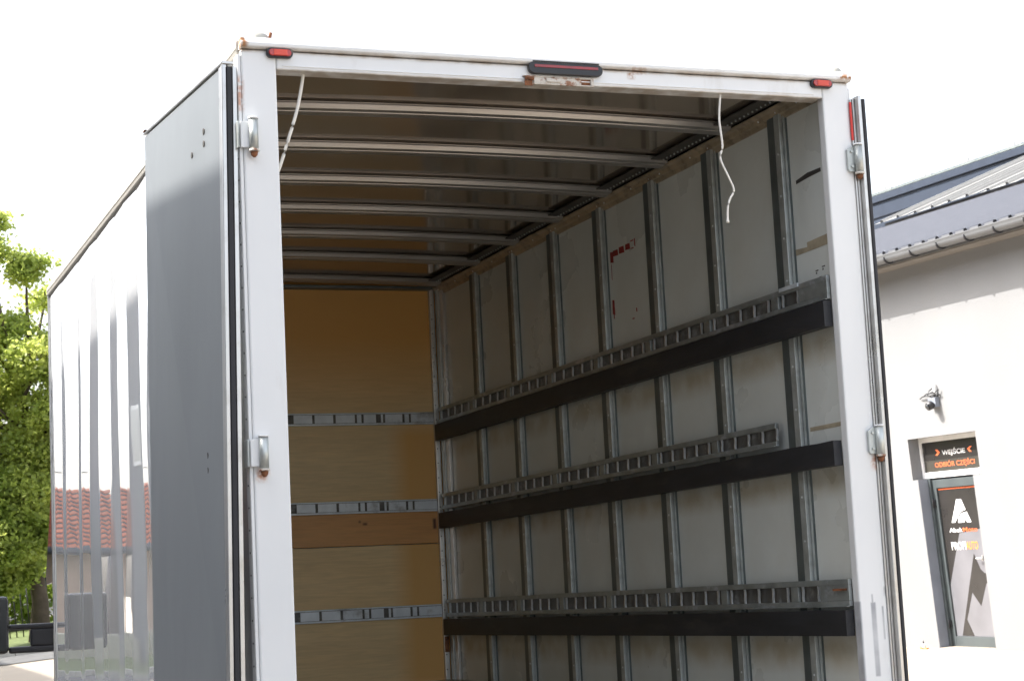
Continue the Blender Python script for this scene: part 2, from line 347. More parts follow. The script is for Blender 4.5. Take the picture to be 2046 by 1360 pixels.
# --- open rear doors, folded back along the sides
def slab(name, m, parent, A0, A1, B0, B1, th, z00, z01, z10, z11, bevel=0):
    """vertical slab between bottom points A(near) B(far): A0,B0 bottom xy, A1,B1 top xy; th = offset in x"""
    v = []
    for dx in (0, th):
        v += [(A0[0]+dx, A0[1], z00), (B0[0]+dx, B0[1], z10), (B1[0]+dx, B1[1], z11), (A1[0]+dx, A1[1], z01)]
    mb = MB(); mb.v = v
    mb.f = [(0, 1, 2, 3), (4, 7, 6, 5), (0, 4, 5, 1), (1, 5, 6, 2), (2, 6, 7, 3), (3, 7, 4, 0)]; mb.sm = [False]*6
    return mb.obj(name, m, parent, bevel)
NB, NT, FB, FT = (-.214, .04), (-.176, .04), (-.272, 1.06), (-.256, 1.06)
def lerp2(a, b, t): return (a[0]+(b[0]-a[0])*t, a[1]+(b[1]-a[1])*t)
door = slab('rear_door', M['doorp'], T, NB, NT, FB, FT, .030, .86, 3.105, .86, 3.112, .004)
off = lambda p, dx, dy=0: (p[0]+dx, p[1]+dy)
slab('edge_profile', M['alu'], door, off(NB, -.006, -.022), off(NT, -.006, -.022), off(NB, -.006, -.002), off(NT, -.006, -.002), .015, .855, 3.107, .855, 3.107, .002)
slab('edge_profile', M['alu'], door, off(NB, -.005, .000), off(NT, -.005, .000), off(lerp2(NB, FB, .028), -.004), off(lerp2(NT, FT, .028), -.004), .0035, .857, 3.106, .857, 3.106, .001)
slab('door_seal', M['rubber'], door, off(NB, .0105, -.026), off(NT, .0105, -.026), off(NB, .0105, -.003), off(NT, .0105, -.003), .017, .86, 3.10, .86, 3.10, .002)
slab('edge_profile', M['alu'], door, off(NB, .0295, -.028), off(NT, .0295, -.028), off(NB, .0295, -.003), off(NT, .0295, -.003), .014, .86, 3.10, .86, 3.10, .001)
slab('top_profile', M['alu'], door, off(NT, -.005, -.02), off(NT, -.005, -.02), off(FT, -.005, .004), off(FT, -.005, .004), .040, 3.1095, 3.119, 3.1165, 3.126, .002)
box('rusty_corner', M['rust'], door, -.263, -.24, 1.02, 1.0615, 3.1275, 3.131, bevel=.001)
for (y, z, hh) in ((.262, 2.936, .022), (.262, 2.893, .02), (.30+.11, 2.887, .022), (.262, 1.82, .02), (.262, 1.77, .02), (.40, 1.79, .022)):
    t = (y-.04)/1.02; zt = (z-.86)/2.25
    x = (NB[0]+(FB[0]-NB[0])*t)*(1-zt) + (NT[0]+(FT[0]-NT[0])*t)*zt
    MB().tube([(x-.003, y, z), (x+.002, y, z)], .011, 10).obj('bolt_hole', M['ink'], door)
# right door
rd = box('rear_door', M['gloss'], T, 2.232, 2.262, .03, 1.05, .86, 3.085, bevel=.003)
box('edge_profile', M['alu'], rd, 2.2225, 2.2315, -.006, .07, .86, 3.098, bevel=.002)
box('edge_profile', M['alu'], rd, 2.2325, 2.2475, -.030, .028, .86, 3.104, bevel=.003)
box('edge_profile', M['alu'], rd, 2.2135, 2.2215, -.003, .04, .86, 3.094, bevel=.002)
box('door_seal', M['rubber'], rd, 2.2485, 2.2625, -.032, .026, .86, 3.092, bevel=.004)
box('reflective_strip', M['redtape'], rd, 2.207, 2.2155, -.010, -.004, 2.935, 3.082, bevel=.001)

# --- interior right wall
ys = [.391+.593*k for k in range(7)]
edges = [.047]+[y-.01 for y in ys]+[L]
pm = {}
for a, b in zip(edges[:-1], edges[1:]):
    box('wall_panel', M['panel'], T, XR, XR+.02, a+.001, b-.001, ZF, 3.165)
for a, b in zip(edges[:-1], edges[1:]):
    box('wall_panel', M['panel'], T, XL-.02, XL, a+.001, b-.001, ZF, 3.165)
rib_me = MB().box(XR-.026, XR-.0075, -.042, 0, ZF, 3.125).mesh('rib', M['galv'])
fl = MB().box(XR-.007, XR-.0005, -.062, .070, ZF, 3.125); fl.box(XR-.0195, XR-.0075, .0005, .064, ZF, 3.124)
fl_me = fl.mesh('rib_flange', M['galvd'])
ln_me = MB().box(XR-.012, XR-.0075, -.058, -.048, ZF, 3.125).mesh('rib_edge', M['galv'])
rv = MB()
for k in range(14):
    z = .95+k*.168; rv.tube([(XR-.029, -.021, z), (XR-.0262, -.021, z)], [.003, .0055], 6)
rv_me = rv.mesh('rivets', M['bar'])
for y in ys:
    r = link('rib', rib_me, T, .002, (0, y, 0))
    link('rib_flange', fl_me, r); link('rib_edge', ln_me, r)
    tag(link('rivets', rv_me, r), kind='stuff')
# left wall ribs (out of sight from the rear left, seen from the right)
ribl = MB().box(XL+.0005, XL+.026, -.042, .06, ZF, 3.125).mesh('rib', M['galv'])
for y in ys: link('rib', ribl, T, .002, (0, y, 0))
# cargo rails
def cargo_rail(z0, z1, ya, yb, solid):
    mb = MB()
    mb.box(XR-.042, XR-.0275, ya, yb, z1-.021, z1); mb.box(XR-.042, XR-.0275, ya, yb, z0, z0+.019)
    mb.box(XR-.052, XR-.0425, ya, yb, z0-.003, z0+.001)
    if solid > ya: mb.box(XR-.0418, XR-.0277, ya, solid, z0+.0195, z1-.0215)
    rail = mb.obj('cargo_rail', M['rail'], T, .0015)
    box('rail_back', M['railin'], rail, XR-.0272, XR-.0265, ya, yb, z0+.001, z1-.001)
    bar = MB(); n = 5                      # slightly bent tabs
    pz = [z0+.0195+(z1-z0-.041)*i/n for i in range(n+1)]
    pr = [(-.004+.0018*math.sin(i*1.3), z) for i, z in enumerate(pz)]+[(.004+.0018*math.sin(i*1.3), z) for i, z in reversed(list(enumerate(pz)))]
    bar.prism(pr, 0, XR-.0415, XR-.034)
    bm_ = bar.mesh('rail_bar', M['bar'])
    fill = MB().box(XR-.0405, XR-.028, .034, .090, z0+.0195, z1-.0215).mesh('joint_plate', M['rail'])
    j = 0
    while True:
        y = .391+.1186*j; j += 1
        if y > yb-.02: break
        if y > solid+.01: link('rail_bar', bm_, rail, 0, (0, y, 0))
        if (j-1) % 5 == 0 and y+.09 < yb and y > solid: link('joint_plate', fill, rail, .001, (0, y, 0))
    y = .2724
    if y > solid+.01: link('rail_bar', bm_, rail, 0, (0, y, 0))
    return rail
cargo_rail(2.340, 2.430, .048, 4.60, .262)
r1 = box('splice_strip', M['frail'], T, XR-.0465, XR-.0425, .255, .405, 2.421, 2.436, bevel=.001)
cargo_rail(1.832, 1.922, .515, 4.60, .4)
cargo_rail(1.206, 1.304, .048, 4.60, .256)
box('rusty_pin', M['rust'], T, XR-.05, XR-.0425, .06, .15, 1.262, 1.27)
# black rub boards below each rail
for z0, z1 in ((2.236, 2.333), (1.719, 1.811), (1.098, 1.192)):
    mb = MB(); n = 40                      # top edge a little chewed
    prt = []
    for i in range(n+1):
        y = .048+(4.615-.048)*i/n; prt.append((y, z1-(.004*max(0, math.sin(i*2.1)*math.sin(i*.7)))))
    for i in range(n):
        (ya, za), (yb, zb) = prt[i], prt[i+1]
        for x0, x1 in ((XR-.062, XR-.0275),):
            mb.quad((x0, ya, z0), (x0, yb, z0), (x0, yb, zb), (x0, ya, za)); mb.quad((x0, ya, za), (x0, yb, zb), (x1, yb, zb), (x1, ya, za))
            mb.quad((x0, yb, z0), (x0, ya, z0), (x1, ya, z0), (x1, yb, z0)); mb.quad((x1, yb, z0), (x1, ya, z0), (x1, ya, za), (x1, yb, zb))
    for y, zt in ((prt[0]), (prt[-1])): mb.quad((XR-.062, y, z0), (XR-.0275, y, z0), (XR-.0275, y, zt), (XR-.062, y, zt))
    mb.obj('rub_board', M['band'], T)
# tape, sticker residue, marks, slot
X_ = XR-.0012
def patch(name, m, pts, t=.0012):
    mb = MB(); mb.prism(pts, 0, XR-t, XR-.0002); return mb.obj(name, m, T)
patch('tape_strip', M['tape'], [(.06, 2.556), (.06, 2.596), (.24, 2.590), (.24, 2.572), (.36, 2.580), (.36, 2.553)])
patch('tape_strip', M['tape'], [(.06, 1.868), (.06, 1.884), (.315, 1.884), (.315, 1.868)])
patch('wall_slot', M['ink'], [(.101, 2.838), (.101, 2.853), (.20, 2.855), (.29, 2.843), (.29, 2.829), (.2, 2.835)])
for (y, z, a, hh) in ((2.065, 2.868, .03, .055), (2.02, 2.882, .05, .03), (1.95, 2.884, .05, .034), (1.88, 2.886, .045, .03), (1.80, 2.892, .008, .04), (1.83, 2.905, .03, .006), (1.83, 2.870, .03, .005), (2.075, 2.80, .004, .08), (2.075, 2.63, .022, .075), (2.075, 2.59, .008, .03), (1.82, 2.58, .008, .02), (1.86, 2.545, .02, .006)):
    patch('sticker_residue', M['redink'], [(y-a/2*1.2, z-hh/2), (y+a/2*1.2, z-hh/2*.8), (y+a/2*1.1, z+hh/2), (y-a/2, z+hh/2*.9)])
for (y, z, a, hh) in ((.18, 2.470, .02, .004), (.13, 2.478, .022, .004), (.185, 2.461, .007, .007), (.135, 2.468, .007, .007), (.158, 2.442, .018, .003), (.155, 2.415, .03, .003), (.16, 2.43, .003, .012)):
    patch('pen_mark', M['ink'], [(y-a/2, z-hh/2), (y+a/2, z-hh/2), (y+a/2, z+hh/2), (y-a/2, z+hh/2)])
# corner cove and dark perforated strip under the roof
MB().prism([(XR-.001, 3.105), (XR-.010, 3.105), (XR-.014, 3.122), (XR-.024, 3.126), (XR-.030, 3.140), (XR-.044, 3.146), (XR-.046, 3.155), (XR-.001, 3.155)], 1, .08, L-.01).obj('cove_profile', M['trimb'], T, .001)
MB().prism([(XL+.001, 3.105), (XL+.010, 3.105), (XL+.014, 3.122), (XL+.024, 3.126), (XL+.030, 3.140), (XL+.044, 3.146), (XL+.046, 3.155), (XL+.001, 3.155)], 1, .101, L-.01).obj('cove_profile', M['trimb'], T, .001)
box('gutter_strip', M['darkm'], T, XR-.125, XR-.047, .101, L-.01, 3.163, 3.168)
mb = MB()
yy = .14
while yy < L-.1:
    mb.tube([(XR-.075, yy, 3.1565), (XR-.075, yy, 3.163)], .004, 6); yy += .036
tag(mb.obj('rivets', M['galv'], T), kind='stuff')
mb = MB(); yy = .2
while yy < L: mb.tube([(XR-.030, yy, 3.130), (XR-.024, yy, 3.133)], [.003, .006], 6); yy += .31
tag(mb.obj('rivets', M['bar'], T), kind='stuff')
# ceiling
def arch(x): return .020*(1-((x-1.041)/1.09)**2)
mb = MB(); n = 24
for i in range(n+1):
    x = XL+(XR-XL)*i/n; mb.v += [(x, .04, 3.178+arch(x)*.9), (x, L+.05, 3.178+arch(x)*.9)]
for i in range(n): mb.f.append((2*i, 2*i+1, 2*i+3, 2*i+2)); mb.sm.append(True)
mb.obj('ceiling_sheet', M['ceil'], T, flip=False)
prof = [(-.012, .0), (-.012, -.003), (.004, -.004), (.012, -.022), (.038, -.025), (.041, -.017), (.046, -.017), (.049, -.026), (.088, -.030), (.094, -.026), (.100, -.006), (.118, -.004), (.118, 0)]
mb = MB(); nx = 26; P = len(prof)
for i in range(nx+1):
    x = XL+.03+(XR-.075-XL)*i/nx
    for (dy, dz) in prof: mb.v.append((x, dy, 3.172+arch(x)*.9+dz))
for i in range(nx):
    for k in range(P-1):
        a = i*P+k; mb.f.append((a, a+1, a+P+1, a+P)); mb.sm.append(False)
mb.f += [tuple(range(P)), tuple(nx*P+k for k in reversed(range(P)))]; mb.sm += [False, False]
bme = mb.mesh('ceiling_bow', M['beam'])
for k in range(6): link('ceiling_bow', bme, T, .001, (0, .700+.607*k, 0))
link('ceiling_bow', bme, T, .001, (0, 4.42, 0))
box('roof_angle', M['galvd'], T, XL, XR-.05, L-.07, L-.001, 3.140, 3.158, bevel=.002)
# front wall: plywood sheets, a pine plank, three rails
for z0, z1, m in ((ZF, 1.633, 'ply'), (1.637, 1.858, 'plank'), (1.860, 3.215, 'ply')):
    box('front_board', M[m], T, XL, XR, L, L+.02, z0, z1, bevel=.002)
def front_rail(z0, z1):
    mb = MB().box(XL+.01, 2.066, L-.012, L-.002, z0, z1); rail = mb.obj('front_rail', M['railin'], T, .001)
    h = z1-z0
    MB().box(XL+.01, 2.066, L-.018, L-.0125, z1-.008, z1).box(XL+.01, 2.066, L-.018, L-.0125, z0, z0+.011).obj('rail_edge', M['frail'], rail, .001)
    xs = 1.218; 
    segs = [(-.02+.118*k, .110) for k in range(10)]+[(1.213, .110), (1.339, .110), (1.465, .115), (1.594, .026), (1.634, .075), (1.74, .012), (1.766, .105), (1.886, .026), (1.925, .141)]
    for (x, w_) in segs:
        if x+w_ > 2.067: continue
        box('slot_plate', M['frail'], rail, x, x+w_, L-.021, L-.0135, z0+.013, z1-.0105, bevel=.001)
for z0, z1 in ((2.338, 2.410), (1.823, 1.895), (1.205, 1.280)): front_rail(z0, z1)
# corner post between front and right wall
box('corner_post', M['alu'], T, 2.068, 2.098, L-.030, L-.001, ZF, 3.15, bevel=.003)
box('corner_post', M['galv'], T, 2.100, 2.1275, L-.09, L-.035, ZF, 3.15, bevel=.004)
box('corner_post', M['alu'], T, 2.1085, 2.1275, L-.15, L-.092, ZF, 3.15, bevel=.003)
mb = MB()
for k in range(26): mb.tube([(2.0785, L-.033, .9+k*.086), (2.0785, L-.030, .9+k*.086)], .0035, 6)
tag(mb.obj('rivets', M['chassis'], T), kind='stuff')
box('rust_patch', M['rust'], T, 2.070, 2.096, L-.0325, L-.0305, 1.0, 1.09)
box('floor', M['floor'], T, XL, XR, .02, L, ZF-.03, ZF)
# --- chassis, wheels, cab
for x in (.55, 1.5): box('chassis_rail', M['chassis'], T, x, x+.08, .15, 6.6, .50, .655, bevel=.005)
for y in (.5, 1.6, 2.7, 3.8, 4.8): box('cross_beam', M['chassis'], T, -.05, 2.15, y, y+.06, .66, .80, bevel=.004)
tyre_m = mat('tyre_rubber', (.02, .02, .02), .85, bump=.2); rim_m = mat('steel_rim', (.4, .4, .42), .4, metal=.6)
def wheel(x, y, wd):
    prof = [(.21, -.5), (.30, -.5), (.335, -.40), (.35, -.25), (.35, .25), (.335, .40), (.30, .5), (.21, .5)]
    mb = MB(); n = 32; P = len(prof)
    for i in range(n):
        a = 2*PI*i/n
        for r_, t in prof: mb.v.append((x+t*wd, y+r_*math.cos(a), .35+r_*math.sin(a)))
    for i in range(n):
        for k in range(P):
            a = i*P+k; b = i*P+(k+1) % P; c = ((i+1) % n)*P+(k+1) % P; d = ((i+1) % n)*P+k
            mb.f.append((a, b, c, d)); mb.sm.append(True)
    t = mb.obj('wheel', tyre_m, T)
    rb = MB().tube([(x-wd*.38, y, .35), (x-wd*.2, y, .35), (x+wd*.2, y, .35), (x+wd*.38, y, .35)], [.208, .19, .19, .208], 24)
    rb.obj('rim', rim_m, t)
for y in (1.55,):
    for x in (.14, 1.96): wheel(x, y, .36)
for x in (.16, 1.94): wheel(x, 5.65, .22)
for s in (0, 1):
    box('mudguard', M['black'], T, (-.05, 1.78)[s], (.33, 2.15)[s], 1.13, 1.18, .45, .8, bevel=.01)
cabp = [(5.10, .50), (5.10, 2.25), (5.25, 2.38), (5.75, 2.40), (6.05, 2.30), (6.55, 1.55), (7.15, 1.35), (7.30, 1.10), (7.32, .42), (6.1, .40), (6.05, .7), (5.85, .78), (5.45, .78), (5.25, .7), (5.2, .48)]
cab = MB().prism(cabp, 0, .02, 2.08).obj('cab', M['gloss'], T, .04)
for v in cab.data.vertices:                       # the nose narrows towards the front
    k = max(0, v.co.y-6.0)/1.3; v.co.x = 1.05+(v.co.x-1.05)*(1-.22*k)
MB().prism([(6.10, 2.20), (6.50, 1.60), (6.515, 1.61), (6.115, 2.21)], 0, .20, 1.90).obj('windscreen', M['glass'], cab, .004)
for x in (.0065, 2.0815):
    MB().prism([(5.35, 1.55), (5.35, 2.15), (5.95, 2.15), (6.30, 1.58), (6.28, 1.52)], 0, x, x+.012).obj('side_window', M['glass'], cab)
    box('door_handle', M['black'], cab, x, x+.012, 5.28, 5.42, 1.32, 1.36, bevel=.003)
box('bumper', M['black'], T, .24, 1.86, 7.325, 7.40, .32, .70, bevel=.03)
for x in (.30, 1.54): box('headlight', mat('headlight_glass', (.7, .72, .75), .1, coat=.5), T, x, x+.26, 7.305, 7.345, .86, 1.08, bevel=.02)
# mirrors on arms
def mirror(s):
    def X(x): return x if s < 0 else 2.10-x
    def bx(nm, m, p, x0, x1, y0, y1, z0, z1, bv): return box(nm, m, p, min(X(x0), X(x1)), max(X(x0), X(x1)), y0, y1, z0, z1, bevel=bv)
    h = bx('side_mirror', M['black'], T, -.50, -.282, 5.76, 5.86, 1.112, 1.455, .028)
    bx('mirror_glass', M['glass'], h, -.485, -.297, 5.7555, 5.7595, 1.13, 1.44, .004)
    bx('mirror_arm', M['black'], h, -.281, .02, 5.775, 5.83, 1.252, 1.285, .012)
    bx('mirror_arm', M['black'], h, -.281, .02, 5.775, 5.83, 1.112, 1.152, .012)
    bx('mirror_arm', M['black'], h, -.155, .02, 5.780, 5.825, 1.150, 1.254, .012)
mirror(-1); mirror(1)

# --- cords hanging from the header
def cord(pts, r, label):
    P = [Vector(p) for p in pts]; out = []
    for i in range(len(P)-1):
        p0, p1, p2, p3 = P[max(i-1, 0)], P[i], P[i+1], P[min(i+2, len(P)-1)]
        for k in range(6):
            t = k/6; out.append(.5*((2*p1)+(p2-p0)*t+(2*p0-5*p1+4*p2-p3)*t*t+(3*p1-p0-3*p2+p3)*t**3))
    out.append(P[-1]); rr = [r]*len(out)
    if 'kinked' in label: rr[-1] = rr[-2] = r*1.6
    o = MB().tube(out, rr, 8).obj('cord', M['cord'], None)
    tag(o, label, 'cord', 'cords hanging from the rear header')
cord([(1.679, .02, 3.094), (1.668, .02, 3.00), (1.674, .02, 2.90), (1.662, .02, 2.852), (1.690, .02, 2.785), (1.709, .02, 2.735), (1.690, .02, 2.70), (1.679, .02, 2.665), (1.675, .02, 2.612)], .0042, 'thin kinked white cord hanging free in front of the ribbed right wall')
cord([(.106, .05, 3.094), (.098, .05, 3.05), (.084, .05, 2.985), (.068, .052, 2.93), (.045, .055, 2.86), (.015, .06, 2.77), (-.02, .075, 2.68), (-.03, .1, 2.5)], .0058, 'smooth off-white rope hanging beside the left door post of the truck')

# ================================================================= WORKSHOP BUILDING
BM = Matrix((-D_, -N_, U_)).transposed().to_4x4(); BM.translation = ORG
W = {}
W['wall'] = mat('white_render', (.205, .209, .215), .85, var=.05, vscale=.8, bump=.25, bscale=90, dirt=(.22, .215, .20), dirt_amt=.35, dscale=1.1, stretch=(1, 1, .4))
W['sheet'] = mat('grey_lilac_roof_sheet', (.15, .154, .172), .5, var=.05, metal=.1)
W['sheet2'] = mat('pale_ribbed_roof_sheet', (.21, .208, .198), .45, var=.08, metal=.1)
W['clad'] = mat('slate_blue_cladding', (.024, .033, .052), .5, spec=.2, var=.08, metal=.1)
W['gutter'] = mat('light_grey_gutter', (.145, .15, .158), .45, metal=.2, var=.06)
W['bracket'] = mat('dark_gutter_bracket', (.04, .04, .045), .5)
W['soffit'] = mat('brown_grey_soffit', (.20, .185, .17), .7)
W['teal'] = mat('grey_teal_door_frame', (.08, .095, .10), .4, metal=.2)
W['reveal'] = mat('grey_reveal', (.20, .22, .26), .7)
W['upvc'] = mat('white_window_frame', (.8, .8, .8), .35)
W['film'] = mat('dark_grey_film', (.028, .026, .025), .25)
W['film2'] = mat('brown_grey_film', (.055, .052, .045), .25)
W['lfilm'] = mat('light_grey_film', (.15, .15, .165), .3)
W['wtext'] = mat('white_lettering', (.8, .8, .8), .5)
W['otext'] = mat('orange_lettering', (.72, .15, .05), .5)
W['otext2'] = mat('amber_lettering', (.75, .27, .05), .5)
W['gtext'] = mat('pale_grey_lettering', (.5, .5, .5), .5)
bld = empty('workshop_building', label='pale rendered workshop with a gutter and grey ribbed roof behind the truck', cat='building')
bld.matrix_world = BM
B = bld
U0, U1, DEP = -15.0, 9.0, 9.0
H = 5.06
mb = MB(); TH = .32
mb.box(U0, -.345, 0, TH, -1.2, H); mb.box(-.345, 1.123, 0, TH, 2.732, H); mb.box(1.123, U1, 0, TH, -1.2, H)
mb.box(-.345, -.232, 0, TH, -1.2, 2.19); mb.box(.96, 1.123, 0, TH, -1.2, 2.19); mb.box(-.232, .96, 0, TH, -1.2, -.02)
mb.box(U0, U0+.3, TH, 20, -1.2, H); mb.box(U1-.3, U1, TH, 20, -1.2, H)
mb.obj('wall', W['wall'], B)
# door set into the wall
rv_ = MB(); rv_.box(-.231, -.228, .004, .15, -.015, 2.185); rv_.obj('door_reveal', W['reveal'], B)
dr = MB().box(-.228, -.105, .18, .25, -.015, 2.165).box(.955-.12, .955, .18, .25, -.015, 2.165).box(-.105, .835, .18, .25, 2.055, 2.165).box(-.105, .835, .18, .25, -.015, .115)
dr = dr.obj('door', W['teal'], B, .004)
box('door_frame', W['teal'], dr, -.2275, -.180, .150, .179, -.014, 2.19, bevel=.003)
box('door_glass', W['film'], dr, -.104, .834, .205, .215, .116, 2.054)
for z in (.28, 1.86):
    box('hinge', M['black'], dr, -.19, -.145, .160, .178, z-.045, z+.045, bevel=.003)
    MB().tube([(-.172, .150, z-.06), (-.172, .150, z+.06)], .012, 8).obj('hinge_pin', M['black'], dr)
box('handle', W['wtext'], dr, .60, .73, .135, .150, 1.118, 1.134, bevel=.004)
box('handle_rose', M['alu'], dr, .70, .73, .150, .179, 1.09, 1.16, bevel=.004)
def flat(name, m, parent, pts, y, t=.002):
    return MB().prism([(p[0], p[1]) for p in pts], 1, y-t, y).obj(name, m, parent)
flat('orange_line', W['otext'], dr, [(-.10, 2.028), (.834, 2.028), (.834, 2.046), (-.10, 2.046)], .2045)
flat('grey_print', W['lfilm'], dr, [(.238, 1.451), (.834, 1.51), (.834, .118), (-.10, .118), (-.103, .78)], .2045)
flat('dark_print', W['film'], dr, [(.489, 1.185), (.585, .985), (.66, .93), (.834, .93), (.834, .80), (.666, .80), (.499, .512), (.347, .685), (.163, .335), (.276, .124), (.02, .124)], .202)
A1 = [(0.271, 1.892), (0.37, 1.888), (0.439, 1.751), (0.358, 1.734), (0.308, 1.71), (0.252, 1.658), (0.181, 1.59), (0.11, 1.592)]
A2 = [(0.455, 1.724), (0.53, 1.588), (0.446, 1.584), (0.402, 1.633), (0.381, 1.589), (0.248, 1.587), (0.265, 1.644), (0.341, 1.708)]
flat('door_logo', W['wtext'], dr, A1, .2015); flat('door_logo', W['wtext'], dr, A2, .2015)
def text(s, m, parent, x0, x1, z0, z1, y, name='lettering'):
    cu = bpy.data.curves.new(name, 'FONT'); cu.body = s; cu.extrude = .001; cu.offset = .012
    to = bpy.data.objects.new('tmp', cu); C.objects.link(to)
    me = bpy.data.meshes.new_from_object(to.evaluated_get(bpy.context.evaluated_depsgraph_get()))
    bpy.data.objects.remove(to)
    xs = [v.co.x for v in me.vertices]; zs = [v.co.y for v in me.vertices]; zz = [v.co.z for v in me.vertices]
    lo = 0.0; hi = .73       # baseline to cap height
    for v in me.vertices:
        X = x0+(v.co.x-min(xs))/(max(xs)-min(xs))*(x1-x0); Z = z0+(v.co.y-lo)/(hi-lo)*(z1-z0)
        v.co = (X, y-.001-v.co.z, Z)
    me.materials.clear(); me.materials.append(m); me.name = name
    return link(name, me, parent)
text('Abek', W['wtext'], dr, .035, .318, 1.467, 1.525, .2015)
text('Moto', W['otext'], dr, .328, .63, 1.467, 1.525, .2015)
text('PROFI', W['wtext'], dr, .04, .347, 1.24, 1.345, .2015)
text('AUTO', W['otext2'], dr, .352, .60, 1.24, 1.343, .2015)
# transom window with its sign print
tw = MB().box(-.343, -.305, .16, .24, 2.192, 2.730).box(1.085, 1.121, .16, .24, 2.192, 2.730).box(-.305, 1.085, .16, .24, 2.664, 2.730).box(-.305, 1.085, .16, .24, 2.192, 2.268)
tw = tw.obj('transom_window', W['upvc'], B, .004)
box('window_pane', W['film'], tw, -.304, 1.084, .185, .20, 2.42, 2.663)
box('window_pane', W['film2'], tw, -.304, 1.084, .185, .20, 2.269, 2.4195)
text('WEJŚCIE', W['gtext'], tw, .122, .614, 2.480, 2.542, .184)
text('ODBIÓR CZĘŚCI', W['otext'], tw, -.066, .79, 2.328, 2.390, .184)
flat('chevron', W['otext'], tw, [(-0.022, 2.558), (0.024, 2.559), (0.077, 2.518), (0.018, 2.481), (-0.027, 2.484), (0.022, 2.519)], .184)
flat('chevron', W['otext'], tw, [(0.768, 2.552), (0.725, 2.552), (0.664, 2.523), (0.71, 2.483), (0.753, 2.481), (0.713, 2.518)], .184)
# eaves: soffit, gutter, brackets
box('soffit', W['soffit'], B, U0-.3, U1+.3, -.36, .0, 4.98, 5.055)
EZ = 5.13; EY = -.40; p1 = math.radians(13.5)
gp = []
for k in range(11):
    a = PI+PI*k/10; gp.append((EY-.08+.075*math.cos(a), 5.08+.07*math.sin(a)))
gin = [(a*.94+(EY-.08)*.06, b+.004) for a, b in reversed(gp)]
MB().prism([(EY-.165, 5.105), (EY-.165, 5.118)]+gp+[(EY-.004, 5.15)]+[(EY-.009, 5.15)]+gin, 0, U0-.3, U1+.3).obj('gutter', W['gutter'], B)
box('fascia', W['gutter'], B, U0-.3, U1+.3, EY+.005, EY+.03, 5.00, 5.17)
brm = MB(); pts = []
for k in range(11):
    a = PI*1.0+PI*k/10; pts.append((0, EY-.08+.083*math.cos(a), 5.078+.080*math.sin(a)))
brm.tube(pts, .013, 6); brm = brm.mesh('gutter_bracket', W['bracket'])
u = .463-.567*27
while u < U1:
    link('gutter_bracket', brm, B, 0, (u, 0, 0)); u += .567
# lower ribbed roof: sheets of four ribs each
def sheet_mesh(name, m, period, nr, rib_w, rib_h, run, pitch, th=.004):
    pr = [(0, 0)]
    for k in range(nr):
        c = (k+.5)*period; pr += [(c-rib_w*.5, 0), (c-rib_w*.22, rib_h), (c+rib_w*.22, rib_h), (c+rib_w*.5, 0)]
    pr.append((nr*period, 0)); mb = MB(); n = len(pr)
    ca, sa = math.cos(pitch), math.sin(pitch)
    for (x, h) in pr:
        mb.v += [(x, -sa*h, h*ca), (x, run*ca-sa*h, run*sa+h*ca), (x, sa*.02*0, h*ca-th), (x, run*ca, run*sa+h*ca-th)]
    for k in range(n-1):
        a = 4*k; mb.f += [(a, a+4, a+5, a+1), (a+2, a+3, a+7, a+6), (a, a+2, a+6, a+4), (a+1, a+5, a+7, a+3)]; mb.sm += [False]*4
    return mb.mesh(name, m)
run1 = (9.91+.45)/math.cos(p1)
sm1 = sheet_mesh('roof_sheet', W['sheet'], .2905, 4, .10, .045, run1, p1)
sh0 = .013-.2905*.5-1.162*13
for k in range(21):
    link('roof_sheet', sm1, B, 0, (sh0+1.162*k, EY-.03, EZ+rnd.uniform(0, .003)))
zt1 = EZ+(9.91+.40)*math.tan(p1)
# dark step between the two roofs, steeper pale roof above it
box('roof_step', W['bracket'], B, -14.3, U1, 9.86, 9.95, zt1-.05, zt1+.10)
p2 = math.radians(17.7)
sm2 = sheet_mesh('upper_roof_sheet', W['sheet2'], .62, 2, .12, .05, 7.6, p2)
for k in range(18): link('upper_roof_sheet', sm2, B, 0, (-14.45+1.24*k, 9.72+rnd.uniform(-.05, .04), zt1+.10+rnd.uniform(-.015, .01)))
# tall rear hall with horizontal blue cladding
hall = empty('clad_hall', label='slate blue clad hall with lightning rods rising behind the pale roof', cat='building')
hall.matrix_world = BM
zz = -1.2; k = 0
prof = [(20.06, 0), (20.0, .06), (20.0, .42), (20.03, .45), (20.03, .5), (20.1, .5), (20.1, 0)]
cl = MB().prism(prof, 0, -46, 6).mesh('cladding_panel', W['clad'])
zz = 10.55-.5*16
while zz < 10.5: link('cladding_panel', cl, hall, 0, (0, 0, zz)); zz += .5
box('hall_body', W['clad'], hall, -46, 6, 20.12, 34, -1.2, 10.9)
box('ridge_cap', W['clad'], hall, -46.1, 6.1, 19.93, 20.3, 10.56, 10.78, bevel=.02)
box('ridge_cap_edge', M['galvd'], hall, -46.1, 6.1, 19.925, 20.0, 10.79, 10.84)
for u in [-28.5+2.14*k for k in range(-7, 15)]:
    box('rod_foot', W['gutter'], hall, u-.3, u+.35, 19.95, 20.05, 10.845, 10.875)
    MB().tube([(u, 20, 10.85), (u-.03, 20, 11.13)], .016, 6).obj('lightning_rod', M['alu'], hall)
    MB().tube([(u-.06, 20, 11.10), (u+.0, 20, 11.13)], .022, 6).obj('rod_clip', M['alu'], hall)
wp = []
for k in range(0, 22*4+1):
    u = -28.5+2.14*(k/4-7); wp.append((u-.03, 20, 11.12-.03*math.sin(PI*(k % 4)/4)))
MB().tube(wp, .006, 5).obj('lightning_wire', M['alu'], hall)
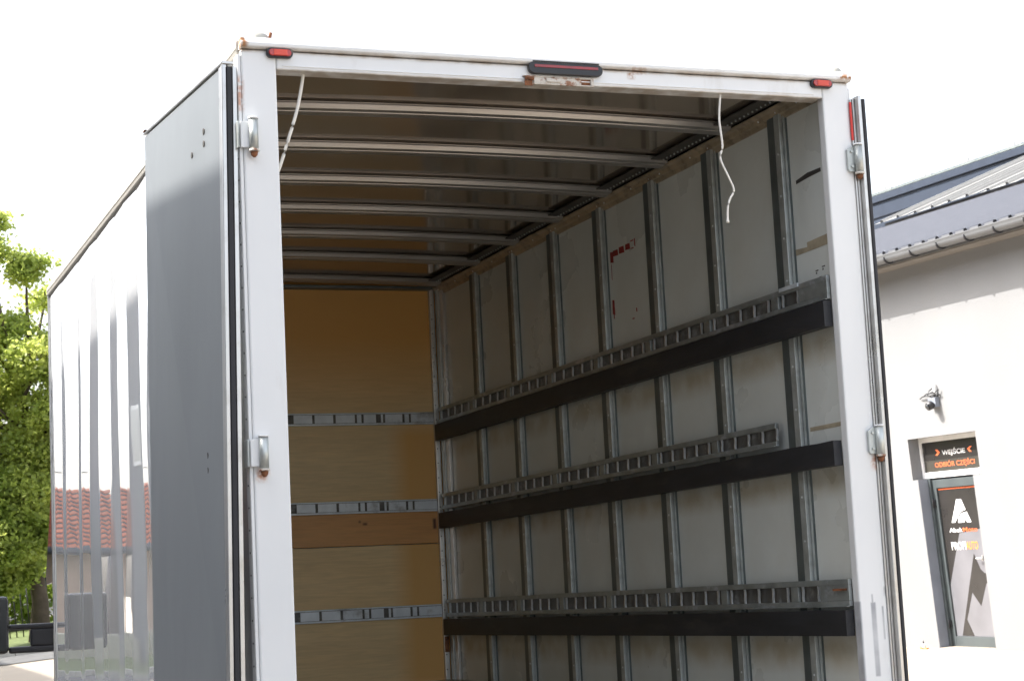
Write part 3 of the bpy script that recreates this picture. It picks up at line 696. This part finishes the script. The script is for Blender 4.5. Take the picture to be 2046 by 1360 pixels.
# ------------------------------------------------ wall camera with its cables
cw = empty('security_camera', label='small dome camera on a grey box with tangled cables, above the doorway sign', cat='camera')
cw.matrix_world = BM @ Matrix.Translation((.40, 0, 3.1))
box('mount_box', W['reveal'], cw, -.085, .075, -.07, -.001, .0, .125, bevel=.006)
mb = MB(); n = 14
MB().tube([(.01, -.08, .05), (.01, -.10, .03), (.01, -.15, .012)], [.055, .055, .05], 14).obj('camera_body', M['black'], cw)
MB().tube([(.01, -.1505, .012), (.01, -.166, .006)], [.042, .028], 12).obj('camera_lens', M['glass'], cw)
box('antenna', W['wtext'], cw, .02, .055, -.045, -.002, .175, .29, bevel=.006)
cb = MB()
cb.tube([(-.32, -.02, .135), (-.2, -.05, .16), (-.05, -.06, .15), (.08, -.05, .17), (.14, -.03, .15)], .008, 6)
cb.tube([(.04, -.02, .27), (-.04, -.06, .22), (-.1, -.05, .17), (-.02, -.06, .13), (.09, -.05, .16), (.03, -.05, .2), (-.08, -.05, .18)], .007, 6)
cb.tube([(-.25, -.03, .15), (-.1, -.06, .185), (.05, -.06, .18), (.13, -.03, .22), (.09, -.03, .14), (-.05, -.05, .14)], .007, 6)
cb.obj('cable', M['black'], cw)
# small orange thing at the foot of the wall
ob = empty('toy_figure', label='tiny orange litter scrap lying at the foot of the pale wall left of the door', cat='litter')
ob.matrix_world = BM @ Matrix.Translation((-.39, -.14, -.03))
mo = mat('orange_plastic', (.7, .22, .08), .5)
box('scrap', mo, ob, -.06, -.005, -.03, .03, 0, .05, bevel=.012); box('scrap', mo, ob, .015, .08, -.02, .03, 0, .035, bevel=.012)
box('white_piece', W['upvc'], ob, -.02, .03, -.02, .02, .03, .085, bevel=.008)
MB().tube([(.0, 0, .08), (.01, 0, .125)], .008, 6).obj('stick', M['black'], ob)
ob.name = 'litter'

# ================================================================= SURROUNDINGS (world frame)
def gz(x, y):
    """height of the ground in the world frame"""
    xs = max(-8, min(x, 5)); ysc = max(-12, min(y, 9))
    near = -.0772*xs - .0221*ysc
    ty = min(1, max(0, (y-9)/14)); ty = ty*ty*(3-2*ty)
    zl = near*(1-ty) + .02*ty
    tx = min(1, max(0, (x-4)/7)); tx = tx*tx*(3-2*tx)
    return zl*(1-tx) + (-.955)*tx
def wobj(o): WORLD_OBJS.add(o.name); return o
gm = mat('beige_concrete_yard', (.30, .26, .21), .85, var=.12, vscale=.35, dirt=(.26, .23, .20), dirt_amt=.5, dscale=1.2, bump=.15, bscale=25)
def axis(lo, hi):
    a = [-900, -400, -150, -70]; v = -45
    while v <= 70: a.append(v); v += 1.0
    return a+[100, 200, 450, 900]
xs = axis(0, 0); ysx = axis(0, 0); mb = MB(); nx = len(xs)
for y in ysx:
    for x in xs: mb.v.append((x, y, gz(x, y)))
for j in range(len(ysx)-1):
    for i in range(nx-1): a = j*nx+i; mb.f.append((a, a+1, a+nx+1, a+nx)); mb.sm.append(True)
wobj(tag(mb.obj('ground', gm, None, flip=False), kind='structure'))
gr_m = mat('verge_grass', (.10, .13, .035), .9, var=.4, vscale=8, bump=.6, bscale=40)
def strip(name, m, x0, x1, y0, y1, dz, step=1.5):
    mb = MB(); nx = int((x1-x0)/step)+1; ny = max(1, int((y1-y0)/step))
    for j in range(ny+1):
        for i in range(nx+1):
            x = x0+(x1-x0)*i/nx; y = y0+(y1-y0)*j/ny; mb.v.append((x, y, gz(x, y)+dz))
    for j in range(ny):
        for i in range(nx): a = j*(nx+1)+i; mb.f.append((a, a+1, a+nx+2, a+nx+1)); mb.sm.append(True)
    return wobj(mb.obj(name, m, None, flip=False))
tag(strip('grass_verge', gr_m, -12, 8, 26.0, 44, .03), kind='structure')
tag(strip('road', mat('grey_road', (.10, .10, .10), .9, var=.2), -30, 9, 23.6, 26, .012), kind='structure')
kb = MB()
for i in range(40):
    x = -12+.5*i; kb.box(x+.004, x+.496, 25.9, 26.05, gz(x, 26)-.1, gz(x, 26)+.10)
wobj(tag(kb.obj('kerb', mat('pale_kerb_stone', (.5, .48, .42), .8), None, .01), kind='structure'))
# grass blades on the verge
def leaf_mesh(name, m, items):
    """items: (center, normal-ish dir, size); one bent two-triangle leaf each"""
    v = []; f = []
    for (c, s) in items:
        a = Vector((rnd.gauss(0, 1), rnd.gauss(0, 1), rnd.gauss(0, .6))).normalized()
        b = a.cross(Vector((rnd.gauss(0, 1), rnd.gauss(0, 1), rnd.gauss(0, 1)))).normalized()
        i = len(v); l_ = s; w_ = s*.36
        v += [tuple(c-a*l_*.5), tuple(c+b*w_), tuple(c+a*l_*.5), tuple(c-b*w_)]; f.append((i, i+1, i+2, i+3))
    me = bpy.data.meshes.new(name); me.from_pydata(v, [], f); me.materials.append(m); return me
def leaf_mat(name, c1, c2, tr=.5):
    m = bpy.data.materials.new(name); m.use_nodes = True; n, l = nodes(m); b = n['Principled BSDF']; out = n['Material Output']
    tc = n.new('ShaderNodeTexCoord'); nz = n.new('ShaderNodeTexNoise'); nz.inputs['Scale'].default_value = 1.3; nz.inputs['Detail'].default_value = 5
    l.new(tc.outputs['Object'], nz.inputs['Vector']); rp = n.new('ShaderNodeValToRGB')
    rp.color_ramp.elements[0].position = .35; rp.color_ramp.elements[1].position = .65
    rp.color_ramp.elements[0].color = (*c1, 1); rp.color_ramp.elements[1].color = (*c2, 1); l.new(nz.outputs[0], rp.inputs[0])
    l.new(rp.outputs[0], b.inputs['Base Color']); b.inputs['Roughness'].default_value = .45
    t = n.new('ShaderNodeBsdfTranslucent'); g_ = n.new('ShaderNodeHueSaturation'); g_.inputs['Value'].default_value = 1.5; g_.inputs['Hue'].default_value = .485
    l.new(rp.outputs[0], g_.inputs['Color']); l.new(g_.outputs[0], t.inputs[0])
    mx = n.new('ShaderNodeMixShader'); mx.inputs[0].default_value = tr; l.new(b.outputs[0], mx.inputs[1]); l.new(t.outputs[0], mx.inputs[2]); l.new(mx.outputs[0], out.inputs[0])
    return m
LM = leaf_mat('spring_leaves', (.22, .30, .06), (.42, .48, .14), .65); BMt = mat('bark', (.10, .075, .055), .9, var=.3, vscale=6, bump=.6, bscale=20)
def tree(x, y, h, trunk_r, lobes, nleaf, size, label, group, first=1.2, seed=1, lean=(0, 0)):
    z0 = gz(x, y); R = random.Random(seed)
    t = wobj(empty('leafy_tree', (x, y, z0), label=label, cat='tree', group=group))
    pts = [(lean[0]*k/6+.05*math.sin(k*1.7), lean[1]*k/6+.05*math.cos(k*2.1), h*.62*k/6-.05) for k in range(7)]
    tb = MB().tube(pts, [trunk_r*(1.25 if k == 0 else 1-.11*k) for k in range(7)], 12)
    tr = tb.obj('trunk', BMt, t)
    items = []; bb = MB()
    for (cx, cy, cz, rx, ry, rz, wgt) in lobes:
        k0 = min(6, max(2, int(cz/(h*.62)*6)-1)); a = Vector(pts[k0]); e = Vector((cx, cy, cz))
        mid = (a+e)/2+Vector((R.gauss(0, .12), R.gauss(0, .12), -.1))
        bb.tube([a, (a+mid)/2+Vector((R.gauss(0, .05), 0, 0)), mid, (mid+e)/2+Vector((0, R.gauss(0, .08), .05)), e], [trunk_r*.42, trunk_r*.33, trunk_r*.24, trunk_r*.16, trunk_r*.07], 7)
        ncl = max(6, int(nleaf*wgt/26))
        for q in range(ncl):
            d = Vector((R.gauss(0, 1), R.gauss(0, 1), R.gauss(0, 1))).normalized()*(R.random()**.45)
            c = Vector((cx+d.x*rx, cy+d.y*ry, cz+d.z*rz)); cr = R.uniform(.10, .26)
            if R.random() < .25: bb.tube([e*.55+c*.45 - Vector((0, 0, .03)), (e*.25+c*.75)+Vector((R.gauss(0, .04), R.gauss(0, .04), 0)), c], [.018, .012, .006], 4)
            for z in range(26):
                o = Vector((R.gauss(0, 1), R.gauss(0, 1), R.gauss(0, .6)))*cr*.62
                items.append((c+o, size*R.uniform(.6, 1.25)))
    bb.obj('branches', BMt, t)
    lo = link('crown', leaf_mesh('crown', LM, items), t)
    return t
def GT(x, y, z): 
    p = G((x, y, z)); return p
px_, py_, pz_ = GT(2.93, 30, 0)
lob = []
R_ = random.Random(3)
# crown lobes relative to the trunk foot (x, y, z, radii, weight)
for (cx, cz, r, wg) in ((-.25, 7.75, .30, .30), (-.3, 7.3, .42, .45), (.35, 6.9, .45, .5), (-.75, 6.6, .6, .8), (-.2, 5.7, .75, 1.1), (-1.2, 5.4, .8, 1.1), (.45, 5.1, .75, 1.1), (-.4, 4.7, .8, 1.4), (-1.3, 4.2, .9, 1.4), (.5, 4.1, .8, 1.3), (-.35, 3.6, .85, 1.5), (-1.3, 3.1, .85, 1.3), (.45, 3.1, .75, 1.2), (-.5, 2.6, .75, 1.3), (-1.5, 2.2, .7, 1.0), (-.5, 1.7, .5, 1.3), (-.62, 1.2, .42, 1.0), (-.28, 1.38, .38, .9), (-.9, 1.5, .4, .8), (.1, 1.95, .5, 1.3), (-.2, 2.3, .6, 1.6), (-.7, 2.1, .5, 1.2), (-.1, 2.8, .6, 1.5), (-.55, 3.0, .6, 1.5), (.1, 3.5, .6, 1.4), (-2.4, 2.3, .8, .8), (1.3, 4.6, .9, .9), (1.4, 5.6, .7, .7), (1.5, 3.4, .9, .9), (.75, 6.35, .45, .25), (-2.2, 4.8, .9, .9), (-2.3, 3.5, .9, .9)):
    lob.append((cx, R_.uniform(-.7, .7) if cz > 3.05 else R_.uniform(-.9, -.2), cz, r, r*1.1, r*.62, wg))
tree(px_, py_, 7.6, .17, lob, 3300, .098, 'bright green leafy tree rising beside the truck, left of its white side', None, seed=5, lean=(.15, .2))
# hedge / bushes behind the fence
items = []
for k in range(7000):
    x = rnd.uniform(1.2, 8); y = 37.5+rnd.gauss(0, .6); items.append((Vector((x, y, gz(x, y)+rnd.random()**.7*(2.1+.5*math.sin(x*1.3)+.3*math.sin(x*3.1)))), rnd.uniform(.12, .22)))
hd = wobj(link('hedge', leaf_mesh('hedge', leaf_mat('hedge_leaves', (.10, .16, .02), (.22, .30, .04), .45), items)))
tag(hd, 'yellow-green hedge growing behind the black railings left of the truck', 'hedge')
# railing fence
fe = wobj(empty('railing_fence', (1.5, 33, gz(1.5, 33)), label='low black metal railing in front of the hedge, behind the truck mirror', cat='fence'))
fm = mat('black_railing_paint', (.02, .02, .02), .5)
bar = MB().tube([(0, 0, 0), (0, 0, 1.25)], .013, 5).mesh('railing_bar', fm)
for k in range(60): link('railing_bar', bar, fe, 0, (-4+.13*k, 0, 0))
for z in (.15, 1.1): box('rail', fm, fe, -4.1, 3.8, -.018, .018, z, z+.04)
for k in range(5): box('fence_post', fm, fe, -4.1+1.95*k, -4.03+1.95*k, -.035, .035, -.1, 1.35)
# small white shed seen through the leaves
sh = wobj(empty('garden_shed', (2.0, 46, gz(2, 46)), label='small white outbuilding glimpsed through the leaves at the left edge', cat='building'))
box('wall', mat('shed_wall', (.75, .74, .7), .8), sh, -4, 3.5, 0, 3, 0, 3.05)
MB().prism([(-.4, 3.03), (1.5, 3.75), (3.4, 3.03), (3.4, 3.10), (1.5, 3.85), (-.4, 3.10)], 0, -4.3, 3.8).obj('roof', mat('shed_roof', (.55, .56, .58), .5), sh)
# house with orange tiles, seen mirrored in the truck's glossy side
hp = G((-5.6, 43.5, .4)); hz = gz(hp.x, hp.y)
ho = wobj(empty('tiled_house', (hp.x, hp.y, hz), label='peach rendered house with an orange tiled roof, mirrored in the glossy truck side', cat='house'))
peach = mat('peach_render', (.85, .58, .44), .85, var=.05)
box('wall', peach, ho, 0, 9, 0, 9, -.3, 2.55)
tile = mat('orange_roof_tile', (.62, .19, .09), .7, var=.18, vscale=3)
pt = math.radians(31); tm = MB(); nrow = 13; ncol = 56
for r_ in range(nrow):
    s0 = r_*.245; y0 = -.55+s0*math.cos(pt); z0 = 2.45+s0*math.sin(pt); y1 = -.55+(s0+.262)*math.cos(pt); z1 = 2.45+(s0+.262)*math.sin(pt)
    base = len(tm.v)
    for i in range(ncol*4+1):
        x = -.4+9.8*i/(ncol*4); b_ = .028*math.cos(2*PI*i/4)
        tm.v += [(x, y0, z0+.085+b_), (x, y1, z1+.012+b_), (x, y0+.004, z0+.058+b_)]
    for i in range(ncol*4):
        a = base+3*i; tm.f += [(a, a+3, a+4, a+1), (a+2, a+5, a+3, a)]; tm.sm += [False, False]
tag(tm.obj('roof_tiles', tile, ho, flip=False), kind='stuff')
MB().prism([(-.6, 2.40), (2.2, 4.06), (2.5, 4.06), (9.6, 2.43), (9.6, 2.33), (-.6, 2.33)], 0, -.39, 9.39).obj('roof_base', mat('roof_shadow_board', (.10, .10, .12), .7), ho)
box('gutter', mat('slate_grey_gutter', (.11, .12, .15), .5), ho, -.42, 9.42, -.74, -.56, 2.36, 2.5, bevel=.03)
for x in (1.2, 3.4, 6.5): box('window', M['glass'], box('window_frame', W['upvc'], ho, x, x+1.1, -.03, -.001, .9, 2.1), x+.07, x+1.03, -.05, -.031, .97, 2.03)
box('chimney', mat('dark_chimney', (.16, .12, .13), .8), ho, 2.0, 2.5, 2.6, 3.1, 3.4, 4.6)
for (x, hh) in ((.9, 4.7), (3.6, 4.9)):
    an = MB().tube([(x, 3.4, 3.4), (x, 3.4, hh)], .03, 6); an.tube([(x-.5, 3.4, hh-.1), (x+.5, 3.4, hh-.1)], .015, 5); an.obj('aerial', M['chassis'], ho)
# white garden wall and low hedge in front of the house
lw = wobj(box('garden_wall', mat('cream_wall_cap', (.6, .56, .46), .8), None, 0, 9, 0, .3, 0, .55, bevel=.03)); lw.location = (hp.x-1, hp.y-9, gz(hp.x, hp.y-9)-.02)
tag(lw, 'low cream garden wall in front of the orange roofed house', 'wall')
# tall grey hall along the yard's left side: its shade covers the truck's side and the camera
s_ = G(N_*1.0 + U_*1.25 + D_*0.50); slope = s_.z/(-s_.x)
fa = G((-5.5, -14, .4)); fb = G((-7.1, 53, .4))
Pt = G((OUTL, 1.0, 2.69)); fx = -5.6
for _ in range(5):
    ycast = Pt.y + (s_.y/(-s_.x))*(Pt.x-fx); fx = fa.x+(fb.x-fa.x)*(ycast-fa.y)/(fb.y-fa.y)
htop = Pt.z + (Pt.x-fx)*slope
gh = wobj(empty('grey_hall', (fa.x, fa.y, gz(fa.x, fa.y)), label='long light grey hall along the left of the yard, mirrored dark in the truck side', cat='building'))
hm = mat('grey_hall_render', (.12, .135, .155), .8, var=.08)
ang = math.atan2(fb.x-fa.x, fb.y-fa.y); Ln = (fb-fa).length; zb = gz(fa.x, fa.y)
gh.rotation_euler = (0, 0, -ang)
box('wall', hm, gh, -14, 0, 0, Ln, -.6, htop-zb-.25)
box('parapet', mat('hall_parapet', (.30, .32, .35), .6), gh, -14.06, .0, -.06, Ln+.06, htop-zb-.249, htop-zb)
for k in range(9):
    wf = box('window_frame', W['upvc'], gh, .001, .03, 3+5.6*k, 5.2+5.6*k, 3.6, 4.9); box('window_pane', M['glass'], wf, .031, .036, 3.1+5.6*k, 5.1+5.6*k, 3.7, 4.8)

# ================================================================= turn truck-frame things into the world
for o in list(S.objects):
    if o.parent is None and o.name not in WORLD_OBJS:
        o.matrix_world = TILT @ (o.matrix_world if o.type != 'EMPTY' or o in (bld, hall, cw, ob) else Matrix.Translation(o.location))
